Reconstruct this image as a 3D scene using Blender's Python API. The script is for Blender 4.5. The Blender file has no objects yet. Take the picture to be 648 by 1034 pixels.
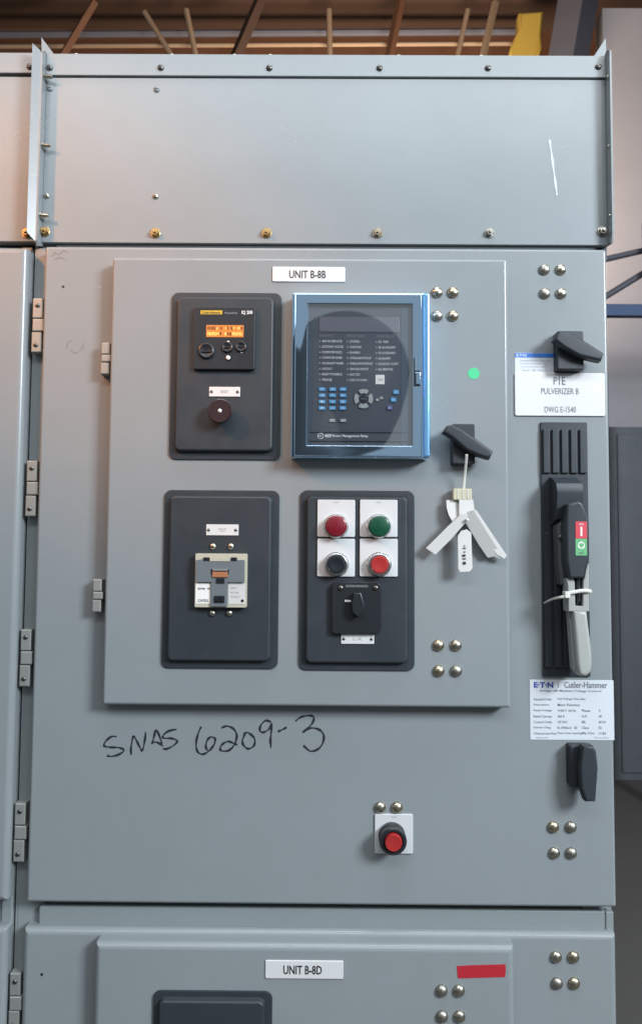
import bpy, bmesh, math, random
from mathutils import Matrix, Vector
random.seed(7)
sc = bpy.context.scene
COL = sc.collection
rad = math.radians

# ------------------------------------------------------------------ camera
CAMLOC = Vector((0.0, -1.2, 1.5))
FPX, PW, PH = 760.0, 648.0, 1034.0
PITCH, ROLL, YAW = rad(3.326), rad(0.403), rad(-0.246)

def turn(d):
    cp, sp = math.cos(PITCH), math.sin(PITCH)
    d = Vector((d[0], cp*d[1]-sp*d[2], sp*d[1]+cp*d[2]))
    cy, sy = math.cos(YAW), math.sin(YAW)
    return Vector((cy*d[0]+sy*d[1], -sy*d[0]+cy*d[1], d[2]))

cr, sr = math.cos(ROLL), math.sin(ROLL)
RIGHT, UP, FWD = turn((cr, 0, sr)), turn((-sr, 0, cr)), turn((0, 1, 0))

def P(px, py, Y):
    """world (x, z) of a photograph point on the plane at depth Y"""
    d = FWD + RIGHT*((px-PW/2)/FPX) - UP*((py-PH/2)/FPX)
    t = (Y-CAMLOC.y)/d.y
    q = CAMLOC + d*t
    return q.x, q.z

def R(x0, y0, x1, y1, Y):
    """rectangle seen at these photograph bounds on the plane at depth Y: cx, cz, w, h"""
    a, b, c, d = P(x0, y0, Y), P(x1, y0, Y), P(x1, y1, Y), P(x0, y1, Y)
    l, r = (a[0]+d[0])/2, (b[0]+c[0])/2
    t, m = (a[1]+b[1])/2, (c[1]+d[1])/2
    return (l+r)/2, (t+m)/2, r-l, t-m

cam = bpy.data.cameras.new('camera')
camo = bpy.data.objects.new('camera', cam)
COL.objects.link(camo)
M = Matrix((RIGHT, UP, -FWD)).transposed().to_4x4()
M.translation = CAMLOC
camo.matrix_world = M
cam.sensor_fit = 'VERTICAL'
cam.sensor_height = 36.0
cam.sensor_width = 36.0*PW/PH
cam.lens = 36.0*FPX/PH
cam.clip_start, cam.clip_end = 0.02, 200
cam.dof.use_dof = True
cam.dof.focus_distance = 1.19
cam.dof.aperture_fstop = 9.0
sc.camera = camo

# ------------------------------------------------------------------ materials
def mat(name, col, rough=0.5, metal=0.0, coat=0.0, spec=0.5, noise=0.0, bump=0.0, scale=60, dirt=0.0, emit=None, estr=0.0, coat_rough=0.03, wave=0.0):
    m = bpy.data.materials.new(name); m.use_nodes = True
    nt = m.node_tree; b = nt.nodes['Principled BSDF']
    b.inputs['Base Color'].default_value = (*col, 1)
    b.inputs['Roughness'].default_value = rough
    b.inputs['Metallic'].default_value = metal
    b.inputs['Coat Weight'].default_value = coat
    b.inputs['Coat Roughness'].default_value = coat_rough
    b.inputs['Specular IOR Level'].default_value = spec
    if emit:
        b.inputs['Emission Color'].default_value = (*emit, 1)
        b.inputs['Emission Strength'].default_value = estr
    L = nt.links
    tc = nt.nodes.new('ShaderNodeTexCoord')
    if noise or dirt:
        n = nt.nodes.new('ShaderNodeTexNoise'); n.inputs['Scale'].default_value = scale*0.12
        n.inputs['Detail'].default_value = 6; n.inputs['Roughness'].default_value = 0.65
        L.new(tc.outputs['Object'], n.inputs['Vector'])
        mr = nt.nodes.new('ShaderNodeMapRange')
        mr.inputs['From Min'].default_value = 0.3; mr.inputs['From Max'].default_value = 0.7
        mr.inputs['To Min'].default_value = max(0.02, rough-noise); mr.inputs['To Max'].default_value = min(1, rough+noise)
        L.new(n.outputs['Fac'], mr.inputs['Value']); L.new(mr.outputs[0], b.inputs['Roughness'])
        if dirt:
            n2 = nt.nodes.new('ShaderNodeTexNoise'); n2.inputs['Scale'].default_value = scale*0.05
            n2.inputs['Detail'].default_value = 8; n2.inputs['Roughness'].default_value = 0.7
            L.new(tc.outputs['Object'], n2.inputs['Vector'])
            cr_ = nt.nodes.new('ShaderNodeMapRange')
            cr_.inputs['From Min'].default_value = 0.35; cr_.inputs['From Max'].default_value = 0.72
            cr_.inputs['To Min'].default_value = 0.0; cr_.inputs['To Max'].default_value = dirt
            L.new(n2.outputs['Fac'], cr_.inputs['Value'])
            mx = nt.nodes.new('ShaderNodeMix'); mx.data_type = 'RGBA'
            L.new(cr_.outputs[0], mx.inputs['Factor'])
            mx.inputs['A'].default_value = (*col, 1)
            mx.inputs['B'].default_value = (col[0]*0.78, col[1]*0.76, col[2]*0.72, 1)
            L.new(mx.outputs['Result'], b.inputs['Base Color'])
    if bump:
        n3 = nt.nodes.new('ShaderNodeTexNoise'); n3.inputs['Scale'].default_value = scale*8
        n3.inputs['Detail'].default_value = 3
        L.new(tc.outputs['Object'], n3.inputs['Vector'])
        bp = nt.nodes.new('ShaderNodeBump'); bp.inputs['Strength'].default_value = bump
        bp.inputs['Distance'].default_value = 0.0006
        L.new(n3.outputs['Fac'], bp.inputs['Height']); L.new(bp.outputs[0], b.inputs['Normal'])
        if wave:
            n4 = nt.nodes.new('ShaderNodeTexNoise'); n4.inputs['Scale'].default_value = 4.5; n4.inputs['Detail'].default_value = 1.5
            L.new(tc.outputs['Object'], n4.inputs['Vector'])
            b2 = nt.nodes.new('ShaderNodeBump'); b2.inputs['Strength'].default_value = wave; b2.inputs['Distance'].default_value = 0.004
            L.new(n4.outputs['Fac'], b2.inputs['Height']); L.new(b2.outputs[0], bp.inputs['Normal'])
        if coat: L.new(bp.outputs[0], b.inputs['Coat Normal'])
    return m

PAINT = mat('grey_enamel', (0.235, 0.260, 0.274), 0.26, noise=0.018, bump=0.08, dirt=0.34, wave=0.35)
PAINT2 = mat('grey_enamel_frame', (0.240, 0.272, 0.282), 0.34, noise=0.06, bump=0.06, dirt=0.4)
DARKGAP = mat('gasket_and_seam_shade', (0.07, 0.08, 0.088), 0.7)  # gasket rubber; behind the cover seams it paints in the gap's shade
BLACKP = mat('black_textured_plate', (0.026, 0.033, 0.041), 0.46, noise=0.08, bump=0.12, scale=160, dirt=0.3)
BLACK = mat('black_plastic', (0.014, 0.017, 0.021), 0.38, noise=0.06, bump=0.05)
KNOB = mat('black_knob', (0.019, 0.024, 0.031), 0.55, noise=0.08, bump=0.08, scale=120)
WHITEP = mat('white_lamicoid', (0.62, 0.62, 0.62), 0.35, noise=0.05, dirt=0.15)
LEGEND = mat('legend_white', (0.57, 0.58, 0.59), 0.4, noise=0.05, dirt=0.15)
PAPER = mat('paper_white', (0.56, 0.56, 0.55), 0.7, dirt=0.4)
TAGSHADE = mat('paper_shaded', (0.40, 0.40, 0.385), 0.7, dirt=0.5)  # white paper with the down-facing tag's shade put into its colour
STICK = mat('foil_label', (0.58, 0.61, 0.65), 0.3, noise=0.05)
INK = mat('black_ink', (0.02, 0.02, 0.022), 0.6)
INKB = mat('blue_ink', (0.02, 0.05, 0.32), 0.5)
INKG = mat('grey_ink', (0.13, 0.14, 0.16), 0.6)
FAINT = mat('faint_engraving', (0.34, 0.34, 0.35), 0.6)
MARK = mat('marker_ink', (0.012, 0.016, 0.02), 0.55)
SMUDGE = mat('pencil_smudge', (0.16, 0.17, 0.175), 0.7)
SCRATCH = mat('scraped_paint', (0.5, 0.55, 0.6), 0.5)
ZINC = mat('zinc_steel', (0.44, 0.41, 0.34), 0.28, 1.0, noise=0.1, scale=300)
ZINC2 = mat('dull_zinc', (0.36, 0.34, 0.30), 0.38, 1.0, noise=0.1, scale=300)
ZINC3 = mat('brassy_zinc', (0.44, 0.385, 0.29), 0.30, 1.0, noise=0.1, scale=300)
BRASS = mat('yellow_zinc', (0.48, 0.33, 0.15), 0.34, 1.0, noise=0.1, scale=300)
DSTEEL = mat('dark_screw', (0.16, 0.15, 0.14), 0.38, 1.0)
ALU = mat('hinge_metal', (0.29, 0.30, 0.285), 0.5, 0.35, noise=0.1, bump=0.1, dirt=0.4)
BLUECASE = mat('blue_case', (0.54, 0.76, 0.98), 0.045, 0.97, noise=0.02, spec=0.6)
RAILB = mat('rail_blue_reflection', (0.24, 0.54, 0.86), 0.2, 0.7)  # lighter base colour stands in for a bright reflection on the rail
BLUEIN = mat('relay_inner_grey', (0.07, 0.10, 0.13), 0.25)
FACE = mat('relay_faceplate', (0.055, 0.068, 0.088), 0.4)
FACE2 = mat('relay_screen', (0.13, 0.135, 0.17), 0.3)
KEYB = mat('key_blue', (0.09, 0.36, 0.68), 0.4)
KEYG = mat('key_grey', (0.33, 0.36, 0.36), 0.4)
KEYV = mat('key_violet', (0.10, 0.11, 0.30), 0.4)
TXTW = mat('white_print', (0.75, 0.78, 0.80), 0.5)
TXTD = mat('dim_print', (0.24, 0.26, 0.29), 0.5)
YEL = mat('yellow_strip', (0.50, 0.33, 0.03), 0.45)
LCD = mat('amber_display', (0.30, 0.10, 0.02), 0.3, emit=(1.0, 0.36, 0.07), estr=0.42)
LCDT = mat('amber_characters', (0.50, 0.25, 0.05), 0.3, emit=(1.0, 0.62, 0.18), estr=0.75)
LCDD = mat('dark_amber', (0.12, 0.05, 0.02), 0.3, emit=(0.7, 0.13, 0.02), estr=0.25)
LENSR = mat('dark_red_lens', (0.032, 0.015, 0.016), 0.18, coat=0.5)
RED = mat('red_cap', (0.16, 0.006, 0.016), 0.3, coat=0.4, noise=0.04)
RED2 = mat('bright_red_cap', (0.34, 0.022, 0.021), 0.35, noise=0.05)
GREEN = mat('green_cap', (0.006, 0.062, 0.032), 0.28, coat=0.4)
NAVY = mat('black_cap', (0.008, 0.011, 0.016), 0.4)
RING = mat('chrome_ring', (0.62, 0.62, 0.62), 0.22, 1.0)
BEIGE = mat('beige_plastic', (0.46, 0.44, 0.35), 0.45, dirt=0.3)
GREYP = mat('grey_plastic', (0.13, 0.15, 0.165), 0.45, noise=0.05)
COPPER = mat('copper_slide', (0.45, 0.19, 0.09), 0.4, 0.3)
SLOT = mat('handle_slot_plastic', (0.022, 0.028, 0.036), 0.42, noise=0.08, bump=0.06)
SLOTD = mat('slot_groove', (0.008, 0.010, 0.013), 0.6)
HANDG = mat('grey_handle_casting', (0.34, 0.35, 0.335), 0.42, noise=0.07, bump=0.1, dirt=0.3)
HANDD = mat('dark_grey_casting', (0.085, 0.09, 0.095), 0.45, bump=0.1)
LABR = mat('label_red', (0.55, 0.05, 0.07), 0.45)
LABG = mat('label_green', (0.12, 0.38, 0.17), 0.45)
LABW = mat('label_white', (0.75, 0.75, 0.72), 0.5)
DOT = mat('green_dot', (0.05, 0.50, 0.22), 0.6)
TAPE = mat('red_tape', (0.40, 0.018, 0.03), 0.45, noise=0.1, bump=0.2, scale=40)
TIE = mat('nylon_tie', (0.62, 0.62, 0.57), 0.4)
CREAM = mat('cream_ferrule', (0.50, 0.47, 0.34), 0.5, dirt=0.5)
BLUES = mat('blue_band', (0.03, 0.16, 0.55), 0.4)

# clear window: thin pane that lets the faceplate show through
GLASS = bpy.data.materials.new('clear_window'); GLASS.use_nodes = True
nt = GLASS.node_tree; nt.nodes.clear()
o_ = nt.nodes.new('ShaderNodeOutputMaterial'); mx_ = nt.nodes.new('ShaderNodeMixShader')
tr_ = nt.nodes.new('ShaderNodeBsdfTransparent'); gl_ = nt.nodes.new('ShaderNodeBsdfGlossy')
tr_.inputs['Color'].default_value = (0.93, 0.96, 0.98, 1); gl_.inputs['Roughness'].default_value = 0.02
fr_ = nt.nodes.new('ShaderNodeFresnel'); fr_.inputs['IOR'].default_value = 2.3
ge_ = nt.nodes.new('ShaderNodeNewGeometry'); mu_ = nt.nodes.new('ShaderNodeMath'); mu_.operation = 'MULTIPLY'
iv_ = nt.nodes.new('ShaderNodeMath'); iv_.operation = 'SUBTRACT'; iv_.inputs[0].default_value = 1.0
nt.links.new(ge_.outputs['Backfacing'], iv_.inputs[1]); nt.links.new(iv_.outputs[0], mu_.inputs[1])
fr_.inputs['IOR'].default_value = 4.8
nt.links.new(fr_.outputs[0], mu_.inputs[0]); nt.links.new(mu_.outputs[0], mx_.inputs[0]); nt.links.new(tr_.outputs[0], mx_.inputs[1])
nt.links.new(gl_.outputs[0], mx_.inputs[2]); nt.links.new(mx_.outputs[0], o_.inputs[0])

# ------------------------------------------------------------------ mesh helpers
class MB:
    def __init__(s):
        s.bm = bmesh.new(); s.mats = []
    def mi(s, m):
        if m not in s.mats: s.mats.append(m)
        return s.mats.index(m)
    def loft(s, outs, m, capf=True, capb=False):
        """outs: list of loops of (x, y, z), same count"""
        i = s.mi(m)
        L = [[s.bm.verts.new(p) for p in o] for o in outs]
        n = len(L[0])
        for a, b in zip(L, L[1:]):
            for k in range(n):
                f = s.bm.faces.new((a[k], a[(k+1) % n], b[(k+1) % n], b[k])); f.material_index = i
        if capf: s.bm.faces.new(L[-1]).material_index = i
        if capb: s.bm.faces.new(L[0][::-1]).material_index = i
    def rr(s, cx, cz, w, h, r, levels, m, capb=False, n=5, shear=0.0):
        """rounded rectangle in the XZ plane lofted toward the viewer; levels = (inset, y)"""
        outs = []
        for ins, y in levels:
            ww, hh = w-2*ins, h-2*ins
            q = max(min(r-ins, ww/2-1e-5, hh/2-1e-5), 0.0004)
            o = []
            for (sx, sz, a0) in ((1, 1, 0), (-1, 1, 90), (-1, -1, 180), (1, -1, 270)):
                for k in range(n+1):
                    a = rad(a0+90*k/n)
                    z = cz+sz*(hh/2-q)+q*math.sin(a)
                    o.append((cx+sx*(ww/2-q)+q*math.cos(a)+shear*(z-cz), y, z))
            outs.append(o)
        s.loft(outs, m, True, capb)
    def slab(s, cx, cz, w, h, y0, y1, m, r=0.002, bev=0.001, n=4, seg=3, capb=False):
        lv = [(0, y0)]
        for k in range(seg+1):
            a = rad(90*k/seg)
            lv.append((bev*(1-math.cos(a)), y1+bev*(1-math.sin(a))))
        s.rr(cx, cz, w, h, r, lv, m, capb, n)
    def px(s, x0, y0, x1, y1, yb, yf, m, r=0.0012, bev=0.0006, seg=2):
        cx, cz, w, h = R(x0, y0, x1, y1, yf)
        s.slab(cx, cz, w, h, yb, yf, m, r, bev, 4, seg)
    def poly(s, pts, yb, yf, m, bev=0.0, tilt=None):
        """extrude an (x, z) polygon from yb to yf, front edge rounded by insetting"""
        c = (sum(p[0] for p in pts)/len(pts), sum(p[1] for p in pts)/len(pts))
        area = sum(a[0]*b[1]-b[0]*a[1] for a, b in zip(pts, pts[1:]+pts[:1]))
        if area < 0: pts = pts[::-1]
        def inset(d):
            n = len(pts); o = []
            for k in range(n):
                p0, p1, p2 = Vector(pts[k-1]), Vector(pts[k]), Vector(pts[(k+1) % n])
                e1, e2 = (p1-p0).normalized(), (p2-p1).normalized()
                n1, n2 = Vector((-e1.y, e1.x)), Vector((-e2.y, e2.x))
                b = (n1+n2)
                b = b/max(b.dot(n1), 0.35)
                o.append(p1+b*d)
            return o
        lv = [(0, yb)]
        if bev:
            for k in range(4):
                a = rad(30*k); lv.append((bev*(1-math.cos(a)), yf+bev*(1-math.sin(a))))
        else: lv.append((0, yf))
        t = tilt or (lambda x, z: 0)
        s.loft([[(p[0], y+t(p[0], p[1]), p[1]) for p in inset(d)] for d, y in lv], m, True, True)
    def pxpoly(s, pts, yb, yf, m, bev=0.0, tilt=None):
        s.poly([P(x, y, yf) for x, y in pts], yb, yf, m, bev, tilt)
    def box(s, x0, x1, y0, y1, z0, z1, m):
        v = [s.bm.verts.new((x, y, z)) for x in (x0, x1) for y in (y0, y1) for z in (z0, z1)]
        i = s.mi(m)
        for q in ((0, 1, 3, 2), (4, 6, 7, 5), (0, 4, 5, 1), (2, 3, 7, 6), (0, 2, 6, 4), (1, 5, 7, 3)):
            s.bm.faces.new([v[k] for k in q]).material_index = i
    def lathe(s, cx, cz, prof, m, n=28, axis=(0, -1, 0), at=None):
        """prof: list of (radius, height along axis); axis default toward the viewer; at = base point"""
        ax = Vector(axis).normalized()
        u = ax.orthogonal().normalized(); v = ax.cross(u)
        base = Vector(at) if at else Vector((cx, 0, cz))
        i = s.mi(m); L = []
        for r, h in prof:
            if r < 1e-6: L.append([s.bm.verts.new(base+ax*h)])
            else: L.append([s.bm.verts.new(base+ax*h+u*(r*math.cos(2*math.pi*k/n))+v*(r*math.sin(2*math.pi*k/n))) for k in range(n)])
        for a, b in zip(L, L[1:]):
            for k in range(n):
                if len(b) == 1: f = (a[k], a[(k+1) % n], b[0])
                elif len(a) == 1: f = (a[0], b[(k+1) % n], b[k])
                else: f = (a[k], a[(k+1) % n], b[(k+1) % n], b[k])
                s.bm.faces.new(f).material_index = i
        if len(L[-1]) > 1: s.bm.faces.new(L[-1]).material_index = i
    def tube(s, pts, r, m, n=8, flat=None, taper=None):
        pts = [Vector(p) for p in pts]; i = s.mi(m); L = []
        for k, p in enumerate(pts):
            t = (pts[min(k+1, len(pts)-1)]-pts[max(k-1, 0)]).normalized()
            up = Vector((0, 1, 0)) if abs(t.y) < 0.9 else Vector((1, 0, 0))
            u = t.cross(up).normalized(); v = u.cross(t).normalized()
            rr_ = r*(taper(k/(len(pts)-1)) if taper else 1)
            fl = flat if flat else 1
            L.append([s.bm.verts.new(p+u*rr_*math.cos(2*math.pi*q/n)+v*rr_*fl*math.sin(2*math.pi*q/n)) for q in range(n)])
        for a, b in zip(L, L[1:]):
            for k in range(n): s.bm.faces.new((a[k], a[(k+1) % n], b[(k+1) % n], b[k])).material_index = i
        s.bm.faces.new(L[-1]).material_index = i; s.bm.faces.new(L[0][::-1]).material_index = i
    def ribbon(s, pts, w, y, m):
        """flat stroke on the plane at depth y: pts (x, z)"""
        pts = [Vector(p) for p in pts]; i = s.mi(m); prev = None; n = len(pts)
        for k, p in enumerate(pts):
            t = (pts[min(k+1, n-1)]-pts[max(k-1, 0)])
            if t.length < 1e-9: continue
            t.normalize(); q = Vector((-t.y, t.x))
            ww = w*(0.75+0.25*math.sin(k*0.7+p.x*90))*(0.6 if k in (0, n-1) else 1)
            a = s.bm.verts.new((p.x+q.x*ww/2, y-k*2e-7, p.y+q.y*ww/2)); b = s.bm.verts.new((p.x-q.x*ww/2, y-k*2e-7, p.y-q.y*ww/2))
            if prev: s.bm.faces.new((prev[0], prev[1], b, a)).material_index = i
            prev = (a, b)
    def text(s, txt, cx, cz, w, h, y, m, bold=0.0, rot=0, thick=0.0):
        cu = bpy.data.curves.new('lettering', 'FONT'); cu.body = txt; cu.offset = bold; cu.resolution_u = 2
        cu.fill_mode = 'FRONT' if not thick else 'BOTH'; cu.extrude = 0
        ob = bpy.data.objects.new('lettering', cu); COL.objects.link(ob)
        dg = bpy.context.evaluated_depsgraph_get(); dg.update()
        me = ob.evaluated_get(dg).to_mesh()
        vs = [v.co.copy() for v in me.vertices]
        fs = [tuple(p.vertices) for p in me.polygons]
        ob.evaluated_get(dg).to_mesh_clear()
        bpy.data.objects.remove(ob); bpy.data.curves.remove(cu)
        if not vs: return
        x0, x1 = min(v.x for v in vs), max(v.x for v in vs); z0, z1 = min(v.y for v in vs), max(v.y for v in vs)
        i = s.mi(m); V = []
        for v in vs:
            a, b = ((v.x-x0)/(x1-x0)-0.5)*w, ((v.y-z0)/max(z1-z0, 1e-6)-0.5)*h
            if rot: a, b = a*math.cos(rot)-b*math.sin(rot), a*math.sin(rot)+b*math.cos(rot)
            V.append(s.bm.verts.new((cx+a, y, cz+b)))
        for f in fs:
            try: s.bm.faces.new([V[k] for k in f]).material_index = i
            except ValueError: pass
    def pxtext(s, txt, x0, y0, x1, y1, y, m, bold=0.0):
        cx, cz, w, h = R(x0, y0, x1, y1, y)
        s.text(txt, cx, cz, w, h, y, m, bold)

WL = {}
def link(name, mb, parent=None, loc=(0, 0, 0), label=None, sharp=35, fixn=True):
    me = bpy.data.meshes.new(name)
    if fixn: bmesh.ops.recalc_face_normals(mb.bm, faces=mb.bm.faces[:])
    mb.bm.to_mesh(me); mb.bm.free()
    for m in mb.mats: me.materials.append(m)
    me.shade_smooth(); me.set_sharp_from_angle(angle=rad(sharp))
    o = bpy.data.objects.new(name, me); COL.objects.link(o)
    wn = o.modifiers.new('even_normals', 'WEIGHTED_NORMAL'); wn.keep_sharp = True; wn.weight = 100
    return place(o, parent, loc, label)
def place(o, parent=None, loc=(0, 0, 0), label=None):
    loc = Vector(loc)
    if parent is not None:
        o.parent = parent; o.location = loc-WL[parent.name]
    else: o.location = loc
    WL[o.name] = loc
    if label: o['label'] = label
    elif 'label' in o: del o['label']
    return o
def again(src, parent, loc, label=None):
    """a copy of a part with copies of its sub-parts, at another place"""
    o = src.copy(); COL.objects.link(o); place(o, parent, loc, label)
    for ch in src.children:
        c = ch.copy(); COL.objects.link(c); off = WL[ch.name]-WL[src.name]
        place(c, o, Vector(loc)+off, ch.get('label'))
    return o
def empty(name, loc, label, cat, group=None):
    o = bpy.data.objects.new(name, None); COL.objects.link(o); o.location = loc
    o.empty_display_size = 0.1
    o['label'] = label; o['category'] = cat
    if group: o['group'] = group
    WL[o.name] = Vector(loc); return o
def smooth(pts, k=5):
    o = []
    for i in range(len(pts)-1):
        p0, p1, p2, p3 = pts[max(i-1, 0)], pts[i], pts[i+1], pts[min(i+2, len(pts)-1)]
        for j in range(k):
            t = j/k
            o.append(tuple(0.5*(2*b+(c-a)*t+(2*a-5*b+4*c-d)*t*t+(3*b-a-3*c+d)*t**3) for a, b, c, d in zip(p0, p1, p2, p3)))
    o.append(pts[-1]); return o

# ------------------------------------------------------------------ the cabinet
YF, YM, YC, YU = 0.0, -0.025, -0.050, -0.008   # frame, compartment door, control door, wireway cover
CG = 'medium voltage switchgear sections in the lineup'
cab = empty('switchgear_cabinet', (0, 0.35, 0), 'large grey steel switchgear section with relay door, black knobs and marker writing', 'cabinet', CG)

md = R(36.3, 250, 616.9, 914, YM)               # compartment door
XL, XR = md[0]-md[2]/2, md[0]+md[2]/2
ZT, ZB = md[1]+md[3]/2, md[1]-md[3]/2
xfl = P(33.5, 600, YF)[0]                       # (unused guide)
FX0 = P(45.0, 120, YU)[0]
FX1 = P(611.5, 120, YU)[0]+0.001
ztop = P(324, 55, YU-0.004)[1]
zstrip = P(324, 77.5, YU-0.004)[1]
zub = P(324, 246.3, YU)[1]
zdoor2 = P(324, 943, YM-0.0)[1]                 # top of the lower door's face

CX0 = P(35.5, 262, YF)[0]; CX1 = XR+0.0015
mb = MB()
# carcass: sides, back, top, front frame rails
mb.box(CX0, CX0+0.004, 0.001, 0.70, 0.0, ztop-0.004, PAINT2)
mb.box(CX1-0.004, CX1, 0.001, 0.70, 0.0, ztop-0.004, PAINT2)
mb.box(CX0+0.004, CX1-0.004, 0.696, 0.70, 0.0, ztop-0.004, PAINT2)
mb.box(CX0+0.004, CX1-0.004, 0.001, 0.696, ztop-0.008, ztop-0.004, PAINT2)
mb.box(CX0+0.004, CX0+0.045, 0.0, 0.03, 0.0, zub-0.006, PAINT2)     # left post
mb.box(CX1-0.045, CX1-0.004, 0.0, 0.03, 0.0, zub-0.006, PAINT2)     # right post
mb.box(CX0+0.045, CX1-0.045, 0.004, 0.03, 0.0, zub-0.010, PAINT2)
body = link('cabinet_body', mb, cab, sharp=30)
# horizontal rail between the two starter compartments
mb = MB()
zr1 = P(324, 917.5, -0.010)[1]; zr0 = zdoor2-0.004
mb.slab((XL+XR)/2+0.004, (zr0+zr1)/2, XR-XL-0.020, zr1-zr0, 0.0, -0.010, PAINT2, r=0.003, bev=0.003)
link('cross_rail', mb, cab)
mb = MB()
mb.slab(XR-0.006, (zr0+zr1)/2, 0.012, zr1-zr0, 0.0, -0.012, PAINT2, r=0.001, bev=0.0015)
link('rail_end_cap', mb, cab)

# doors: pan with rounded edges
def door(x, z, w, h, y0, y1, b=0.005):
    m = MB(); m.slab(x, z, w, h, y0, y1, PAINT, r=0.004, bev=b, n=5, seg=5); return m
cdoor = link('compartment_door', door(md[0], md[1], md[2], md[3], 0.002, YM), cab)
kd = R(108.5, 260.5, 513.5, 713.5, YC)
kdoor = link('control_door', door(kd[0], kd[1], kd[2], kd[3], YM+0.001, YC), cab)
DZ = zdoor2-ZT
ld_cx = (P(22.5, 960, YM)[0]+P(622.5, 960, YM)[0])/2
ld_w = P(622.5, 960, YM)[0]-P(22.5, 960, YM)[0]
link('compartment_door', door(ld_cx, zdoor2+0.004-md[3]/2, ld_w, md[3], 0.002, YM, 0.010), cab)
l2 = P(95, 975, YC)[0]; r2 = P(519.5, 975, YC)[0]; zt2 = P(324, 957, YC)[1]+0.004
link('control_door', door((l2+r2)/2, zt2-kd[3]/2, r2-l2, kd[3], YM+0.001, YC, 0.010), cab)
# dark gaskets showing in the seams
mb = MB(); mb.box(XL+0.01, XR-0.01, -0.002, 0.003, ZT-0.02, ZT+0.02, DARKGAP)
link('door_gasket', mb, cab)
mb = MB(); mb.box(XL+0.004, XR-0.014, -0.004, 0.003, ZB-0.006, ZB+0.02, DARKGAP)
link('door_gasket', mb, cab)

# wireway cover, top flange, side flanges, gussets
mb = MB()
mb.slab((FX0+FX1)/2, (zstrip+zub)/2, FX1-FX0-0.003, zstrip-zub-0.0006, 0.010, YU, PAINT, r=0.001, bev=0.0010)
link('wireway_cover', mb, cab)
mb = MB()
mb.slab((FX0+FX1)/2, (ztop+zstrip)/2+0.0004, FX1-FX0-0.003, ztop-zstrip-0.0008, 0.010, YU-0.004, PAINT, r=0.0008, bev=0.0012)
mb.box(FX0+0.001, FX1-0.001, -0.0065, 0.30, ztop-0.004, ztop-0.0005, PAINT)
link('top_flange', mb, cab)
mb = MB()   # dark backing strips, shade of the cover seams put into their colour
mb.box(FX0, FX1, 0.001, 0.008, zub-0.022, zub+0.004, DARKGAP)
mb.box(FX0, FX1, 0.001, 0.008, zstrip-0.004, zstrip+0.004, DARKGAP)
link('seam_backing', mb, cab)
def prism_x(m, x0, x1, yz, mt):
    m.loft([[(x0, y, z) for y, z in yz], [(x1, y, z) for y, z in yz]], mt, True, True)
zfl = P(41, 243.5, -0.027)[1]; ztl = P(40, 49, -0.027)[1]
mb = MB()
prism_x(mb, FX0-0.0015, FX0+0.0015, [(0.012, zfl+0.008), (0.012, ztop-0.002), (-0.016, ztl+0.004), (-0.027, ztl-0.006), (-0.027, zfl+0.002), (-0.022, zfl-0.006)], PAINT)
lw = 0.0125
mb.loft([[(FX0-0.0015, y, ztl-0.004), (FX0-lw, y-0.0072, ztl+0.004), (FX0-lw, y-0.0072, zfl+0.012), (FX0-0.0015, y, zfl)] for y in (-0.024, -0.027)], PAINT, True, True)
link('side_flange', mb, cab, sharp=30)
ztr = P(617, 50, -0.028)[1]
mb = MB()
prism_x(mb, FX1-0.0015, FX1+0.0015, [(0.012, zub+0.004), (0.012, ztop-0.002), (-0.016, ztr+0.008), (-0.028, ztr-0.002), (-0.028, zub+0.012), (-0.022, zub-0.002)], PAINT)
link('side_flange', mb, cab, sharp=30)
mb = MB(); mb.pxpoly([(42.0, 37.5), (56.5, 57), (42.5, 57)], 0.016, 0.013, PAINT); link('gusset', mb, cab)
mb = MB(); mb.pxpoly([(611.2, 38.5), (611.8, 57), (599, 57)], 0.016, 0.013, PAINT); link('gusset', mb, cab)

# ------------------------------------------------------------------ fasteners
def dome(r=0.0088, h=0.0062, m=ZINC):
    b = MB(); pr = [(r*1.0, -0.002), (r, 0.0008)]
    for k in range(1, 8):
        a = rad(90*k/7); pr.append((r*math.cos(a), 0.0008+h*math.sin(a)))
    pr[-1] = (0, 0.0008+h); b.lathe(0, 0, pr, m, 24); return b
def pxloc(x, y, Y): a = P(x, y, Y); return (a[0], Y, a[1])
groups = [(YC, [(441, 295.5), (457, 295.5), (441, 319), (457, 319)]),
          (YM, [(549, 272.5), (565.5, 272.5), (549.5, 296.5), (566, 296.5)]),
          (YC, [(442.3, 651.5), (460, 651.5), (442.6, 677.3), (460.3, 677.3)]),
          (YM, [(558, 834.8), (575.8, 834.8), (559, 861), (576, 861)]),
          (YM, [(383.5, 815), (400.5, 815)]),
          (YM, [(560.8, 966), (578.3, 966), (561.8, 992.5), (579, 992.5)]),
          (YC, [(445.5, 1000), (463, 1000), (446, 1026), (463.5, 1026)])]
dbs = []; kb = 0
for Y, pts in groups:
    for x, y in pts:
        if len(dbs) < 3: dbs.append(link('carriage_bolt', dome(0.0088, 0.0060+0.0002*len(dbs), (ZINC, ZINC3, ZINC2)[len(dbs)]), cab, pxloc(x, y, Y)))
        else: again(dbs[(kb*7+kb//3) % 3], cab, pxloc(x, y, Y))
        kb += 1
def hexbolt(m, r=0.0075, wash=True):
    b = MB()
    if wash: b.lathe(0, 0, [(r*1.25, -0.001), (r*1.25, 0.001), (r*1.15, 0.0015)], m, 24)
    b.lathe(0, 0, [(r*0.95, 0.001), (r*0.95, 0.006), (r*0.8, 0.0072)], m, 6)
    b.lathe(0, 0, [(r*0.42, 0.007), (r*0.42, 0.0095), (r*0.3, 0.0105)], m, 12)
    return b
src = link('hex_bolt', hexbolt(BRASS, 0.0068), cab, pxloc(45.5, 234, YU))
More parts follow.
